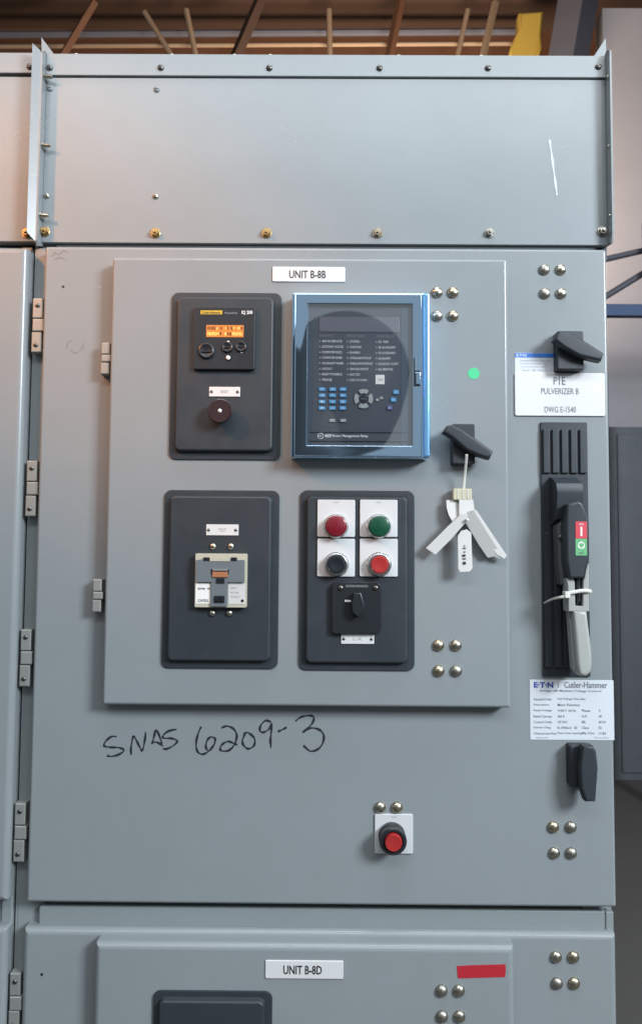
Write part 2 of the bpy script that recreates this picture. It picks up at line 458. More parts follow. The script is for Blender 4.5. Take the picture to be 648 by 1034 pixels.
hb2 = link('hex_bolt', hexbolt(ZINC3, 0.0068), cab, pxloc(381, 235.5, YU)); hb3 = link('hex_bolt', hexbolt(ZINC2, 0.0066), cab, pxloc(493.8, 235.5, YU))
again(hb3, cab, pxloc(607.5, 234, YU))
for x in (157, 269): again(src, cab, pxloc(x, 235.5 if x < 600 else 234, YU))
def panscrew(m, r=0.0052, h=0.0035):
    b = MB(); pr = [(r, -0.001), (r, 0.0006)]
    for k in range(1, 5): a = rad(75*k/4); pr.append((r*math.cos(a), 0.0006+h*math.sin(a)))
    b.lathe(0, 0, pr, m, 18)
    z = 0.0006+h*0.97
    b.box(-r*0.55, r*0.55, -z-0.0003, -z+0.001, -r*0.09, r*0.09, SLOTD)
    return b
src = link('flange_screw', panscrew(DSTEEL), cab, pxloc(50.5, 68.5, YU-0.004))
for x, y in ((162.5, 68.5), (272, 68.8), (383, 69), (492.3, 69), (603.5, 67.5)): again(src, cab, pxloc(x, y, YU-0.004))
src = link('cover_screw', panscrew(PAINT, 0.0050, 0.003), cab, pxloc(51, 89.5, YU))
for x, y in ((158.5, 90.5),): again(src, cab, pxloc(x, y, YU))
src = link('cover_screw', panscrew(ZINC, 0.0046, 0.003), cab, pxloc(47.5, 198, YU))
again(src, cab, pxloc(157.3, 198.5, YU))
# bolts through the left flange, heads lying sideways
b = MB(); b.lathe(0, 0, [(0.0055, 0.0), (0.0055, 0.004), (0.003, 0.0045), (0.003, 0.013), (0.002, 0.014)], ZINC, 10, axis=(1, 0, 0), at=(0, 0, 0))
src = None
for y in (147, 217.5, 77.5):
    z = P(45, y, -0.018)[1]; l = (FX0+0.0015, -0.018, z)
    if src is None: src = link('flange_bolt', b, cab, l)
    else: again(src, cab, l)
b = MB(); b.lathe(0, 0, [(0.0032, 0.0), (0.0028, 0.0016), (0.0012, 0.0024)], ZINC, 12, axis=(-1, 0, 0), at=(0, 0, 0)); src = None
for y in (78, 148, 218):
    z = P(615, y, -0.018)[1]; l = (FX1-0.0015, -0.018, z)
    if src is None: src = link('flange_rivet', b, cab, l)
    else: again(src, cab, l)
# bolt ends standing on the roof edge
b = MB(); b.lathe(0, 0, [(0.006, 0), (0.006, 0.005), (0.0045, 0.007), (0.002, 0.008)], ZINC, 12, axis=(0, 0, 1), at=(0, 0, 0)); src = None
for x in (78, 174, 237, 273, 402, 485):
    l = (P(x, 55, 0.0)[0], 0.0, ztop-0.0005)
    if src is None: src = link('roof_bolt', b, cab, l)
    else: again(src, cab, l)

# ------------------------------------------------------------------ hinges
def hinge(w, h, screws, d):
    m = MB()
    hh = h/2
    m.slab(0, hh*0.62, w, hh*0.74, 0.004, -d, ALU, r=0.0008, bev=0.0022, seg=3)
    m.slab(w*0.10, 0, w*1.12, hh*0.46, 0.004, -d*1.05, ALU, r=0.0008, bev=0.0022, seg=3)
    m.slab(-w*0.03, -hh*0.62, w, hh*0.74, 0.004, -d, ALU, r=0.0008, bev=0.0022, seg=3)
    return m
def add_hinge(x0, y0, x1, y1, Y, d, screws, src=None, name='hinge'):
    cx, cz, w, h = R(x0, y0, x1, y1, Y-d)
    loc = (cx, Y, cz)
    if src: return again(src, cab, loc)
    o = link(name, hinge(w, h, screws, d), cab, loc)
    if screws:
        for sz in (1, -1):
            sm = panscrew(DSTEEL, 0.0036, 0.002)
            link('hinge_screw', sm, o, (cx-(0.0 if sz > 0 else w*0.08), Y-d, cz+sz*h*0.36))
    return o
h0 = add_hinge(32.5, 300.5, 43, 356, YF, 0.018, True)
add_hinge(26.5, 465, 37, 521.5, YF, 0.018, True, h0)
add_hinge(20.5, 636, 31, 693, YF, 0.018, True, h0)
add_hinge(14.5, 812, 25, 870, YF, 0.018, True, h0)
add_hinge(9.5, 985, 20.0, 1042, YF, 0.018, True, h0)
k0 = add_hinge(102, 345.5, 111, 378, YM, 0.018, False, None, 'control_door_hinge')
add_hinge(93.5, 584, 102.5, 619, YM, 0.018, False, k0)

# ------------------------------------------------------------------ small engraved nameplates
def nameplate(x0, y0, x1, y1, Y, th, lines, name='nameplate', label=None, r=0.002, m=WHITEP):
    b = MB(); f = Y-th
    cx, cz, w, h = R(x0, y0, x1, y1, f)
    b.slab(cx, cz, w, h, Y+0.001, f, m, r, 0.0008)
    for t, a, c, d, e, mt, bold in lines:
        b.pxtext(t, a, c, d, e, f-0.0004, mt, bold)
        if t == 'P1E': b.ribbon([P(564.6, 381.2, f), P(563.0, 383.2, f)], 0.0011, f-0.00045, mt)
    return link(name, b, cab, label=label)
nameplate(275, 269.3, 348.3, 284.4, YC, 0.002, [('UNIT B-8B', 292, 273, 329, 281, INK, 0.012)], label='white nameplate reading UNIT B-8B')
nameplate(267.8, 970.3, 346.5, 988.5, YC, 0.002, [('UNIT B-8D', 286, 975, 325, 984, INK, 0.018)], label='white nameplate reading UNIT B-8D')
nameplate(519.5, 376.5, 610.5, 420, YM, 0.0025, [('P1E', 558.5, 380.5, 570.5, 388.5, INKG, 0.01), ('PULVERIZER B', 546, 392, 584, 398, INKG, 0.0), ('DWG E-1540', 549.5, 410.5, 581, 416.5, INKG, 0.0)], label='white nameplate reading P1E', r=0.003)

def small_plate(x0, y0, x1, y1, Y, par, txt):
    b = MB(); f = Y-0.0015; cx, cz, w, h = R(x0, y0, x1, y1, f)
    b.slab(cx, cz, w, h, Y+0.0005, f, WHITEP, 0.0008, 0.0004)
    b.text(txt, cx, cz, w*0.26, h*0.30, f-0.0003, FAINT)
    o = link('nameplate', b, par)
    for sx in (-1, 1):
        link('plate_screw', panscrew(DSTEEL, 0.0022, 0.0012), o, (cx+sx*w*0.42, f, cz))
    return o

# ------------------------------------------------------------------ black moulded panels
def moulded(x0, y0, x1, y1, Y, hgt, ring):
    b = MB(); cx, cz, w, h = R(x0, y0, x1, y1, Y-0.003)
    r = 0.011; f = Y-hgt
    lv = [(0, Y+0.001), (0, Y-0.0022), (0.0003, Y-0.0028), (0.001, Y-0.003), (ring-0.002, Y-0.003)]
    b.rr(cx, cz, w, h, r, lv, BLACKP, n=7)
    lv = [(-0.0006, Y-0.0025), (0, Y-0.0036), (0.0014, f+0.0034)]+[(0.0014+0.0034*(1-math.cos(rad(a))), f+0.0034*(1-math.sin(rad(a)))) for a in (20, 40, 60, 75, 90)]
    b.rr(cx-0.0005, cz+0.0012, w-2*ring, h-2*ring, 0.0095, lv, BLACKP, n=7)
    return b, f
b, FM = moulded(172, 295.5, 283.5, 464, YC, 0.012, 0.0095)
mp = link('meter_panel', b, cab, label='black panel with amber display meter')
b, FT = moulded(164.5, 495, 281.3, 675, YC, 0.012, 0.0095)
tp = link('test_switch_panel', b, cab, label='black panel with grey and beige test device')
b, FB = moulded(302.3, 495.3, 418.3, 677, YC, 0.012, 0.0095)
bp = link('pushbutton_panel', b, cab, label='black panel with four push buttons and selector')
b, FL = moulded(153, 1001, 274, 1182, YC, 0.012, 0.0095)
link('meter_panel', b, cab, label='black panel below the UNIT B-8D nameplate')

# meter
b = MB(); y1 = FM-0.007
b.px(195.3, 309.6, 257.3, 373, FM+0.001, y1, BLACK, r=0.003, bev=0.0016)
b.pxtext('PowerNet', 227, 315, 240, 317, y1-0.0003, TXTD, 0.01)
b.pxtext('IQ 200', 244, 313.6, 255, 317.8, y1-0.0003, TXTW, 0.015)
for q in ((230.5, 345.2), (243.8, 356.4)):
    x, z = P(*q, y1-0.0004); b.poly([(x-0.002, z), (x+0.002, z), (x+0.001, z+0.0018), (x-0.001, z+0.0018)], y1+0.0005, y1-0.0004, LABW)
mt = link('meter', b, mp)
b = MB(); b.px(202.5, 313.4, 224.5, 317.4, y1+0.0003, y1-0.0004, YEL, r=0.0003, bev=0.0001)
b.pxtext('Cutler-Hammer', 204, 314.2, 222.5, 316.8, y1-0.0006, INK, 0.01)
link('brand_strip', b, mt)
b = MB(); b.px(208.2, 328.2, 246, 340.4, y1+0.0004, y1-0.0006, LCD, r=0.0006, bev=0.0002)
yl = y1-0.0009
random.seed(3)
for row, (ya, yb) in enumerate(((329.5, 333.3), (335, 339))):
    x = 209.5
    while x < 244.5:
        wd = random.choice((1.6, 2.0, 1.2))
        q = random.random()
        if q < 0.72:
            b.px(x, ya+random.random()*0.8, x+wd, yb-random.random()*0.8, yl+0.0004, yl, random.choice((LCDT, LCDT, LCDT, LCDD)), r=0.0004, bev=0.0001)
        x += wd+0.5
link('display', b, mt)
for q, r in (((208.5, 354.5), 0.0125), ((229.6, 350.8), 0.0085), ((243.3, 350.3), 0.0085)):
    b = MB(); x, z = P(*q, y1)
    b.lathe(0, 0, [(r, -0.001), (r, 0.001), (r*0.95, 0.0028), (r*0.8, 0.0036), (r*0.5, 0.0026), (0, 0.0018)], NAVY, 28)
    b.box(-r*0.6, r*0.6, -0.0042, -0.002, -r*0.22, -r*0.05, NAVY)
    link('meter_button', b, mt, (x, y1, z))
b = MB(); x, z = P(230.5, 361.5, y1)
b.lathe(0, 0, [(0.0042, -0.001), (0.0042, 0.0012), (0.003, 0.0016)], BLACK, 20)
b.lathe(0, 0, [(0.0034, 0.0008), (0.0031, 0.0024), (0.0012, 0.0034), (0, 0.0037)], LABW, 16)
link('indicator_light', b, mt, (x, y1, z))
small_plate(211.2, 390.6, 242.4, 400.4, FM, mp, 'RESET')
b = MB(); x, z = P(222.8, 415.8, FM-0.012)
b.lathe(0, 0, [(0.0145, -0.001), (0.0145, 0.004), (0.013, 0.0045), (0.013, 0.012)], BLACK, 32)
b.lathe(0, 0, [(0.0152, 0.010), (0.0175, 0.0125), (0.0182, 0.0185), (0.0172, 0.0205)], RING if False else LENSR, 36)
b.lathe(0, 0, [(0.0168, 0.0205), (0.0150, 0.0206), (0.0138, 0.0192), (0.006, 0.0188), (0.0042, 0.0195), (0, 0.0195)], LENSR, 36)
b.lathe(0, 0, [(0.0032, 0.0192), (0.0028, 0.0212), (0.0014, 0.0224), (0, 0.0227)], LABW, 16)  # white nub paints in the highlight at the lens centre
link('reset_button', b, mp, (x, FM, z), label='dark round reset button with painted centre highlight')

# ------------------------------------------------------------------ protection relay
YR = YC-0.034
rc = R(294.0, 295.3, 433.3, 462.5, YR+0.006)
def W(x, y, Y=YR): return P(x, y, Y)
b = MB()
# case box behind the door
cxr, czr, wr, hr = rc
b.slab(cxr, czr, wr, hr, YC+0.001, YR+0.008, BLUECASE, r=0.003, bev=0.002)
rl = link('protection_relay', b, cab, label='blue cased protection relay behind a clear window')
# hinged frame with a rectangular opening
fo = R(297.2, 296.5, 425.6, 461.0, YR); fi = R(309.8, 306.3, 416.6, 450.2, YR)
b = MB()
def ring(b, o, i, yb, yf, m, bev=0.0016):
    def rect(q, d, y):
        cx, cz, w, h = q; w += 2*d; h += 2*d
        return [(cx-w/2, y, cz-h/2), (cx+w/2, y, cz-h/2), (cx+w/2, y, cz+h/2), (cx-w/2, y, cz+h/2)]
    b.loft([rect(o, 0, yb), rect(o, 0, yf+bev), rect(o, -bev*0.3, yf+bev*0.3), rect(o, -bev, yf), rect(i, 0.0004, yf), rect(i, 0, yf+0.0004), rect(i, 0, yb)], m, False)
ring(b, fo, fi, YR+0.0085, YR, BLUECASE)
rf = link('window_frame', b, rl)
b = MB()   # right hand hinge rail, bright reflection put into its blue
q = R(427.6, 296.5, 433.6, 461.5, YR+0.004)
b.slab(q[0], q[1], q[2], q[3], YR+0.010, YR+0.002, RAILB, r=0.002, bev=0.0028, seg=4)
link('hinge_rail', b, rl)
b = MB()
b.px(417.6, 361, 419.4, 390, YR+0.001, YR-0.0012, NAVY); b.px(418, 373.8, 424.6, 375.4, YR+0.001, YR-0.0012, NAVY); b.px(418, 388.2, 424.6, 389.8, YR+0.001, YR-0.0012, NAVY)
b.px(419.8, 375.8, 424.2, 387.8, YR+0.001, YR-0.003, BLUECASE)
link('latch', b, rl)
YW = YR+0.006   # faceplate sits back in the opening
b = MB(); b.slab(fi[0], fi[1], fi[2]+0.004, fi[3]+0.004, YR+0.0092, YR+0.0072, FACE, r=0.0006, bev=0.0003)
YP = YR+0.0072
b.px(404.5, 310, 415, 449, YP+0.001, YP-0.0006, BLUEIN)
b.px(312, 436.0, 415.8, 437.2, YP+0.001, YP-0.0008, NAVY); b.px(312, 445.0, 415.8, 446.4, YP+0.001, YP-0.0008, NAVY)
fpb = b
b = MB(); b.px(322.3, 320, 403, 335.2, YP+0.001, YP-0.0010, FACE2, r=0.0008); link('screen', b, rl)
cols = [(322.5, ['469 STATUS', '469 IN SERVICE', 'SETPOINT ACCESS', 'COMPUTER RS232', 'COMPUTER RS485', 'AUXILIARY RS485', 'LOCKOUT', 'RESET POSSIBLE', 'MESSAGE']),
        (350.5, ['MOTOR STATUS', 'STOPPED', 'STARTING', 'RUNNING', 'OVERLOAD PICKUP', 'UNBALANCE PICKUP', 'GROUND PICKUP', 'HOT RTD', 'LOSS OF LOAD']),
        (379.5, ['OUTPUT RELAYS', 'R1 TRIP', 'R2 AUXILIARY', 'R3 AUXILIARY', 'R4 ALARM', 'R5 BLOCK START', 'R6 SERVICE'])]
b = fpb
for x, rows in cols:
    for k, t in enumerate(rows):
        y = 339+k*5.55 + (0.012*(x-322))
        wd = len(t)*1.43
        b.pxtext(t, x+(2.6 if k else 0), y-1.15, x+(2.6 if k else 0)+wd, y+1.15, YP-0.0004, TXTW if k else TXTD, 0.0 if k else 0.0)
        if k: b.px(x-0.6, y-0.7, x+1.3, y+0.7, YP+0.001, YP-0.0006, TXTD, r=0.0003, bev=0.0001)
b.pxtext('469', 327.6, 435.9+2.2, 334.3, 441.8, YP-0.0011, TXTW, 0.03)
b.pxtext('Motor Management Relay', 335.3, 438.8, 371.5, 442.2, YP-0.0011, TXTW, 0.012)
cx_, cz_ = P(323.6, 440.2, YP)
b.ribbon([(cx_+0.0042*math.cos(2*math.pi*k/24), cz_+0.0042*math.sin(2*math.pi*k/24)) for k in range(25)], 0.0011, YP-0.001, TXTW)
b.text('ge', cx_, cz_, 0.0042, 0.0032, YP-0.0011, TXTW)
fp = link('faceplate', b, rl)
def key(name, x, y, w, h, m, txt, tm=TXTW):
    b = MB(); b.px(x-w/2, y-h/2, x+w/2, y+h/2, YP+0.001, YP-0.0022, m, r=0.0012, bev=0.0007)
    b.pxtext(txt, x-w*0.18, y-h*0.24, x+w*0.18, y+h*0.24, YP-0.0026, tm)
    link(name, b, rl)
for r_, y in enumerate((393.0, 399.2, 405.6, 412.0)):
    for c_, x in enumerate((325.2, 335.7, 346.2)):
        key('keypad_key', x+r_*-0.1, y, 6.6, 3.7, KEYB, ('789', '456', '123', '.0±')[r_][c_])
for x in (335.3, 346.2): key('keypad_key', x, 424.6, 6.0, 3.2, KEYG, 'ENTER' if x < 340 else 'ESC')
b = MB()
cx_, cz_ = P(366.8, 402.9, YP)
b.lathe(0, 0, [(0.0055, -0.0005), (0.0055, 0.0010), (0.005, 0.0013)], NAVY, 24)
b.text('MESSAGE', 0, 0, 0.0085, 0.0018, -0.0016, TXTD)
for a0 in (0, 90, 180, 270):
    A = [rad(a0+d) for d in range(-33, 34, 6)]
    b.poly([(0.0142*math.cos(a), 0.0148*math.sin(a)) for a in A]+[(0.0078*math.cos(a), 0.0082*math.sin(a)) for a in A[::-1]], 0.0005, -0.0022, KEYG, 0.0005)
link('arrow_pad', b, rl, (cx_, YP, cz_))
for (x, y, m, t) in ((399.5, 395.8, KEYB, 'SET'), (397.0, 403.6, KEYB, 'ACT'), (393.2, 411.6, KEYV, 'HELP')): key('menu_key', x, y, 5.4, 4.4, m, t)
b = MB(); cx_, cz_ = P(383.0, 403.2, YP)
for dx, dz in ((-0.0034, -0.0014), (0.0026, 0.0016)): b.slab(dx, dz, 0.0052, 0.0042, 0.0005, -0.002, KEYG, r=0.0016, bev=0.0006)
link('reset_key', b, rl, (cx_, YP, cz_))
b = MB(); b.px(379, 378.5, 388, 388, YP+0.0005, YP-0.0008, LABW, r=0.0006, bev=0.0002)
b.pxtext('369', 381.5, 382, 386.8, 384.4, YP-0.0011, FAINT); link('sticker', b, rl)
b = MB(); b.slab(fi[0], fi[1], fi[2]-0.0002, fi[3]-0.0002, YR+0.0030, YR+0.0018, GLASS, r=0.0006, bev=0.0002)
link('clear_window', b, rl)

# ------------------------------------------------------------------ test switch device
b = MB(); y1 = FT-0.010
b.px(196.8, 559, 249.2, 613.5, FT+0.001, y1, BEIGE, r=0.002, bev=0.001)
td = link('test_device', b, tp)
b = MB(); y2 = y1-0.004
b.px(198, 565.2, 246.8, 588, y1+0.001, y2, GREYP, r=0.001, bev=0.0006)
b.px(213, 586, 229.6, 612.5, y1+0.001, y2+0.0005, GREYP, r=0.001, bev=0.0006)
link('slide_cover', b, td)
b = MB(); b.px(212.0, 562.0, 232, 566.8, y2+0.001, y2-0.0008, BEIGE, r=0.0006, bev=0.0003)
for x in (208.3, 236.2): b.px(x-3, 562.8, x+3, 566.6, y2+0.002, y2-0.0004, NAVY, r=0.0006, bev=0.0002)
link('top_clip', b, td)
b = MB(); b.px(213, 574.6, 231.2, 579.6, y2+0.001, y2-0.0008, NAVY, r=0.0008, bev=0.0002)
b.px(214.4, 577.4, 230, 582.8, y2+0.001, y2-0.0022, COPPER, r=0.0004, bev=0.0003)
b.px(214.6, 574.6, 230, 576.2, y2+0.001, y2-0.0018, ALU, r=0.0004, bev=0.0002)
link('copper_slide', b, td)
b = MB(); b.px(218.4, 584, 226.6, 588.8, y2+0.001, y2-0.0012, NAVY, r=0.0004, bev=0.0001)
b.px(216.3, 601.6, 226.6, 608.5, y2+0.001, y2-0.0014, BLACK, r=0.0008, bev=0.0004)
for x in (218.8, 224): b.px(x-1.8, 602.6, x+1.8, 607.2, y2, y2-0.003, NAVY, r=0.0008, bev=0.0004)
link('toggle', b, td)
b = MB(); b.px(197.6, 589.0, 212.6, 609.6, y1+0.0005, y1-0.0005, LABW, r=0.0004, bev=0.0001)
b.pxtext('EATON', 200, 593.4, 207, 595.4, y1-0.0008, INK, 0.03); b.pxtext('ON', 209, 593.4, 212.2, 595.2, y1-0.0008, INK, 0.03)
b.pxtext('CONTROL', 199.4, 605, 211, 608, y1-0.0008, INKG, 0.02)
link('device_label', b, td)
b = MB(); b.px(230.6, 589.0, 247.5, 610, y1+0.0005, y1-0.0005, PAPER, r=0.0004, bev=0.0001)
for k in range(3):
    b.pxtext(('120 V', '60 Hz', 'TEST')[k], 233, 592.5+k*4.6, 239.5+k*1.5, 594.6+k*4.6, y1-0.0008, FAINT)
xx, zz = P(244.8, 606.6, y1); b.lathe(0, 0, [(0.0022, 0), (0.0022, 0.0006)], NAVY, 14, at=(xx, y1-0.0004, zz))
link('device_label', b, td)
src = None
for q in ((215.2, 551.8), (233.2, 551.8), (214.3, 619.2), (231.6, 619.2)):
    if src is None: src = link('dome_screw', dome(0.0050, 0.0032), tp, pxloc(*q, FT))
    else: again(src, tp, pxloc(*q, FT))
small_plate(208.2, 529.6, 240.8, 540.6, FT, tp, 'TEST')

# ------------------------------------------------------------------ push buttons and selector
def legend(x0, y0, x1, y1, Y, par):
    b = MB(); f = Y-0.003; cx, cz, w, h = R(x0, y0, x1, y1, f)
    b.slab(cx, cz, w, h, Y+0.001, f, LEGEND, r=0.0022, bev=0.0009)
    b.text('STOP' if x0 < 330 else 'START', cx, cz+h*0.43, w*0.13, h*0.04, f-0.0003, FAINT)
    link('legend_plate', b, par); return f
def pushbutton(x, y, f, par, cap, name, ringm=RING, rr_=0.0158, deep=0.007, dark=False, label=None, domed=False):
    b = MB(); r = rr_
    X, Z = P(x, y, f-deep)
    if dark:
        b.lathe(0, 0, [(r, -0.001), (r, 0.008), (r*0.93, 0.010), (r*0.93, 0.016), (r*0.99, 0.017), (r*0.99, 0.024), (r*0.9, 0.026), (r*0.74, 0.026), (r*0.70, 0.022)], BLACK, 40)
        b.lathe(0, 0, [(r*0.66, 0.012), (r*0.63, 0.029), (r*0.57, 0.031), (r*0.4, 0.0306), (0, 0.0303)], cap, 36)
    else:
        co = r*1.02
        b.lathe(0, 0, [(r*1.12, -0.001), (r*1.12, 0.0015), (r*1.06, 0.0025), (co, deep*0.75), (co*0.97, deep), (co*0.90, deep+0.0004), (co*0.86, deep-0.001)], ringm, 40)
        cr_ = r*(0.97 if domed else 0.80); top = deep+(0.005 if domed else 0.0022)
        b.lathe(0, 0, [(min(cr_, co*0.87), deep-0.003), (min(cr_, co*0.87), deep+0.0003), (cr_, deep+0.0006), (cr_, top-0.0018), (cr_*0.93, top-0.0004), (cr_*0.85, top), (cr_*0.5, top+(0.0012 if domed else -0.0006)), (0, top+(0.0016 if domed else -0.0009))], cap, 36)
    link(name, b, par, (X, f, Z), label)
for x0, y0, x1, y1, bx, by, cap, rg, lb in (
        (320.3, 504.6, 358.4, 542.2, 339.2, 531.2, RED, RED, 'dark red pilot light'),
        (363.2, 504.6, 401.2, 542.2, 382.6, 531.3, GREEN, GREEN, 'dark green pilot light'),
        (320.2, 544.0, 358.2, 582.3, 339.6, 570.0, NAVY, RING, 'black push button'),
        (363.0, 544.0, 401.4, 582.3, 383.0, 570.2, RED2, RING, 'bright red push button')):
    f = legend(x0, y0, x1, y1, FB, bp)
    pl = 'light' in lb
    pushbutton(bx, by, f, bp, cap, 'pilot_light' if pl else 'push_button', RING, 0.0166, 0.010 if pl else 0.011, label=lb, domed=pl)
y1 = FB-0.008
b = MB()
q = [(338, 588), (381, 588), (384.8, 592), (384.8, 635), (380.5, 640), (338, 640), (335, 637), (335, 592)]
b.pxpoly(q, FB+0.001, y1, BLACK, 0.001)
ss = link('selector_switch', b, bp)
for x in (343.8, 379): link('plate_screw', panscrew(DSTEEL, 0.0042, 0.0022), ss, pxloc(x, 593.8, y1))
b = MB(); b.px(348.5, 590.6, 371.5, 593.2, y1+0.001, y1-0.0006, HANDD, r=0.0006, bev=0.0002); b.pxtext('LOCAL  REMOTE', 350, 591.2, 370, 592.7, y1-0.0009, TXTD)
b.px(348, 605.8, 354, 607.8, y1+0.001, y1-0.0005, TXTW, r=0.0004, bev=0.0001)
link('lettering', b, ss)
b = MB(); b.pxpoly([(357, 599), (364.5, 598.4), (368.5, 612), (367.5, 619), (361.5, 623.5), (355.5, 619), (354.8, 611)], y1+0.001, y1-0.013, BLACK, 0.0022)
link('selector_lever', b, ss)
small_plate(344.3, 640.2, 377.6, 650.2, FB, bp, 'L-R')

# lower red push button
f = legend(378.2, 822.3, 416.8, 862.2, YM, cab)
pushbutton(397.0, 850.6, f, cab, RED2, 'push_button', rr_=0.0205, deep=0.027, dark=True, label='red push button in deep black collar')

# ------------------------------------------------------------------ latch knobs
def latch(bx, lever, Y, yl, label):
    b = MB(); x0, y0, x1, y1 = bx; f = Y-0.020
    b.px(x0, y0, x1, y1, Y+0.001, f, KNOB, r=0.003, bev=0.002, seg=3)
    o = link('latch_knob', b, cab, label=label)
    b = MB(); b.pxpoly(lever, f+0.001, yl, KNOB, 0.0042)
    link('lever', b, o)
latch((456.5, 427.8, 479.4, 468.6), [(447, 436), (451.3, 429.6), (456.5, 428.3), (466, 432.6), (498, 455.6), (494.5, 463.5), (482, 460), (470, 454), (455.5, 441.5)], YC, YC-0.036, 'black knob with hanging paper tags')
latch((562.2, 334, 589, 373), [(559.5, 342.5), (563.8, 334.5), (573, 334.2), (589.5, 343.5), (610, 356.5), (607, 364.4), (585, 359.4), (569, 350.5)], YM, YM-0.036, 'black knob above the P1E nameplate')
latch((575.5, 753, 597, 795.5), [(588.5, 753.2), (598.5, 753.2), (602, 759), (603.8, 776), (601.3, 810), (591, 810), (586.2, 795.5), (585.2, 775)], YM, YM-0.036, 'black knob below the rating label')

# ------------------------------------------------------------------ operating handle
b = MB(); hy = YM-0.004
cx, cz, w, h = R(546.7, 426.3, 594.2, 683, hy)
sh = (P(544.2, 430, hy)[0]-P(549.5, 680, hy)[0])/h*0
b.slab(cx, cz, w, h, YM+0.001, hy, SLOT, r=0.001, bev=0.001)
zt, zb = cz+h/2, cz-h/2
for seg in ((0.03, 0.205), (0.44, 0.965)):
    for k in range(5):
        x = cx-w/2+w*(0.11+0.195*k)
        za, zc = zt-h*seg[0], zt-h*seg[1]
        b.slab(x, (za+zc)/2, w*0.148, za-zc, hy+0.001, hy-0.004, SLOT, r=0.0012, bev=0.0014)
slot = link('handle_slot', b, cab, label='ribbed black slot plate behind the operating handle')
b = MB()
prism_x(b, P(561, 500, -0.06)[0], P(587, 500, -0.06)[0], [(hy+0.001, P(324, 480, hy)[1]), (hy-0.020, P(324, 483, -0.05)[1]), (-0.062, P(324, 486.5, -0.06)[1]), (-0.068, P(324, 496, -0.068)[1]), (-0.060, P(324, 522, -0.06)[1]), (hy+0.001, P(324, 530, hy)[1])], SLOT)
oh = link('operating_handle', b, cab, label='black switch handle with grey grip')
b = MB()
b.pxpoly([(573, 509), (584, 505.5), (588, 508), (594.6, 523), (595.2, 561), (593, 569), (591, 584), (574.5, 584), (571.5, 566), (571, 526)], -0.045, -0.082, SLOT, 0.004)
link('handle_head', b, oh)
b = MB()
b.pxpoly([(562.6, 530), (566, 526.3), (570, 527.2), (572.6, 535), (574, 580), (572, 592), (566.5, 590), (564, 565)], hy-0.004, -0.058, HANDD, 0.003)
xx, zz = P(565.5, 543, -0.058); b.lathe(0, 0, [(0.004, 0), (0.004, 0.002), (0.002, 0.003)], DSTEEL, 14, at=(xx, -0.0575, zz))
link('side_lever', b, oh)
b = MB(); b.px(580.6, 526.6, 592.2, 543.8, -0.0815, -0.0828, LABR, r=0.0006, bev=0.0002)
b.px(580.6, 544.0, 592.2, 561, -0.0815, -0.0828, LABG, r=0.0006, bev=0.0002)
b.px(585.6, 532.0, 587.4, 541.4, -0.082, -0.0831, LABW, r=0.0003, bev=0.0001)
b.pxtext('ON', 584.5, 528.3, 588.5, 530.2, -0.0831, LABW, 0.01)
cx_, cz_ = P(586.5, 550.6, -0.083)
b.ribbon([(cx_+0.0044*math.cos(2*math.pi*k/28), cz_+0.0044*math.sin(2*math.pi*k/28)) for k in range(29)], 0.0022, -0.0831, LABW)
b.pxtext('OFF', 583.8, 557.4, 589.2, 559.6, -0.0831, INKG, 0.01)
link('indicator_label', b, oh, label='red and green ON OFF label')
b = MB()
b.pxpoly([(571.6, 585), (577.5, 582), (580.0, 588), (580.6, 612), (588.2, 612), (588.4, 586), (592.5, 570), (594.4, 569), (594.8, 617.5), (573.6, 617.5), (573, 592)], -0.050, -0.074, HANDG, 0.0015)
link('fork', b, oh)
b = MB(); b.pxpoly([(581.2, 570), (587.8, 570), (587.2, 610), (582, 610)], -0.048, -0.068, BLACK, 0.001)
b.px(584.4, 575, 585.4, 607, -0.066, -0.0688, HANDG)
link('push_rod', b, oh)
b = MB()
f_ = [(578.6, 617), (592.4, 617), (594.0, 630), (596.0, 645), (597.6, 660), (597.9, 671), (596.6, 679), (593, 682.8), (588, 683.4), (584.4, 681), (582.6, 672), (581.2, 655), (580.0, 640)]
b.pxpoly(f_, -0.046, -0.076, HANDG, 0.0055)
b.pxpoly([(574.2, 617), (578.8, 617), (581, 655), (583.6, 672), (581.5, 679.5), (578.5, 676), (577, 655)], -0.046, -0.062, HANDG, 0.0015)
link('grip', b, oh)

# cable tie round the handle
tie = empty('cable_tie', pxloc(583, 602, -0.06), 'white nylon cable tie wrapped round the grey operating handle', 'cable tie')
b = MB()
def W3(x, y, Y): q = P(x, y, Y); return Vector((q[0], Y, q[1]))
c = [W3(571.6, 600.5, -0.070), W3(574, 599, -0.0772), W3(580, 597.6, -0.0785), W3(588, 596.4, -0.0785), (W3(594.6, 596.8, -0.0770)), W3(596.6, 598, -0.070), W3(596.8, 598, -0.048)]
b.tube(smooth([tuple(v) for v in c], 5), 0.0026, TIE, 8, flat=0.4)
link('band', b, tie)
b = MB(); b.px(570.2, 597.4, 575.6, 604, -0.068, -0.0805, TIE, r=0.001, bev=0.0012); link('tie_head', b, tie)
b = MB(); c = [W3(572.5, 602, -0.078), W3(566, 603, -0.076), W3(559, 604.5, -0.068), W3(553, 606.8, -0.058), W3(549, 609.2, -0.050)]
b.tube(smooth([tuple(v) for v in c], 5), 0.0022, TIE, 8, flat=0.4, taper=lambda t: 1-0.4*t); link('tail', b, tie)

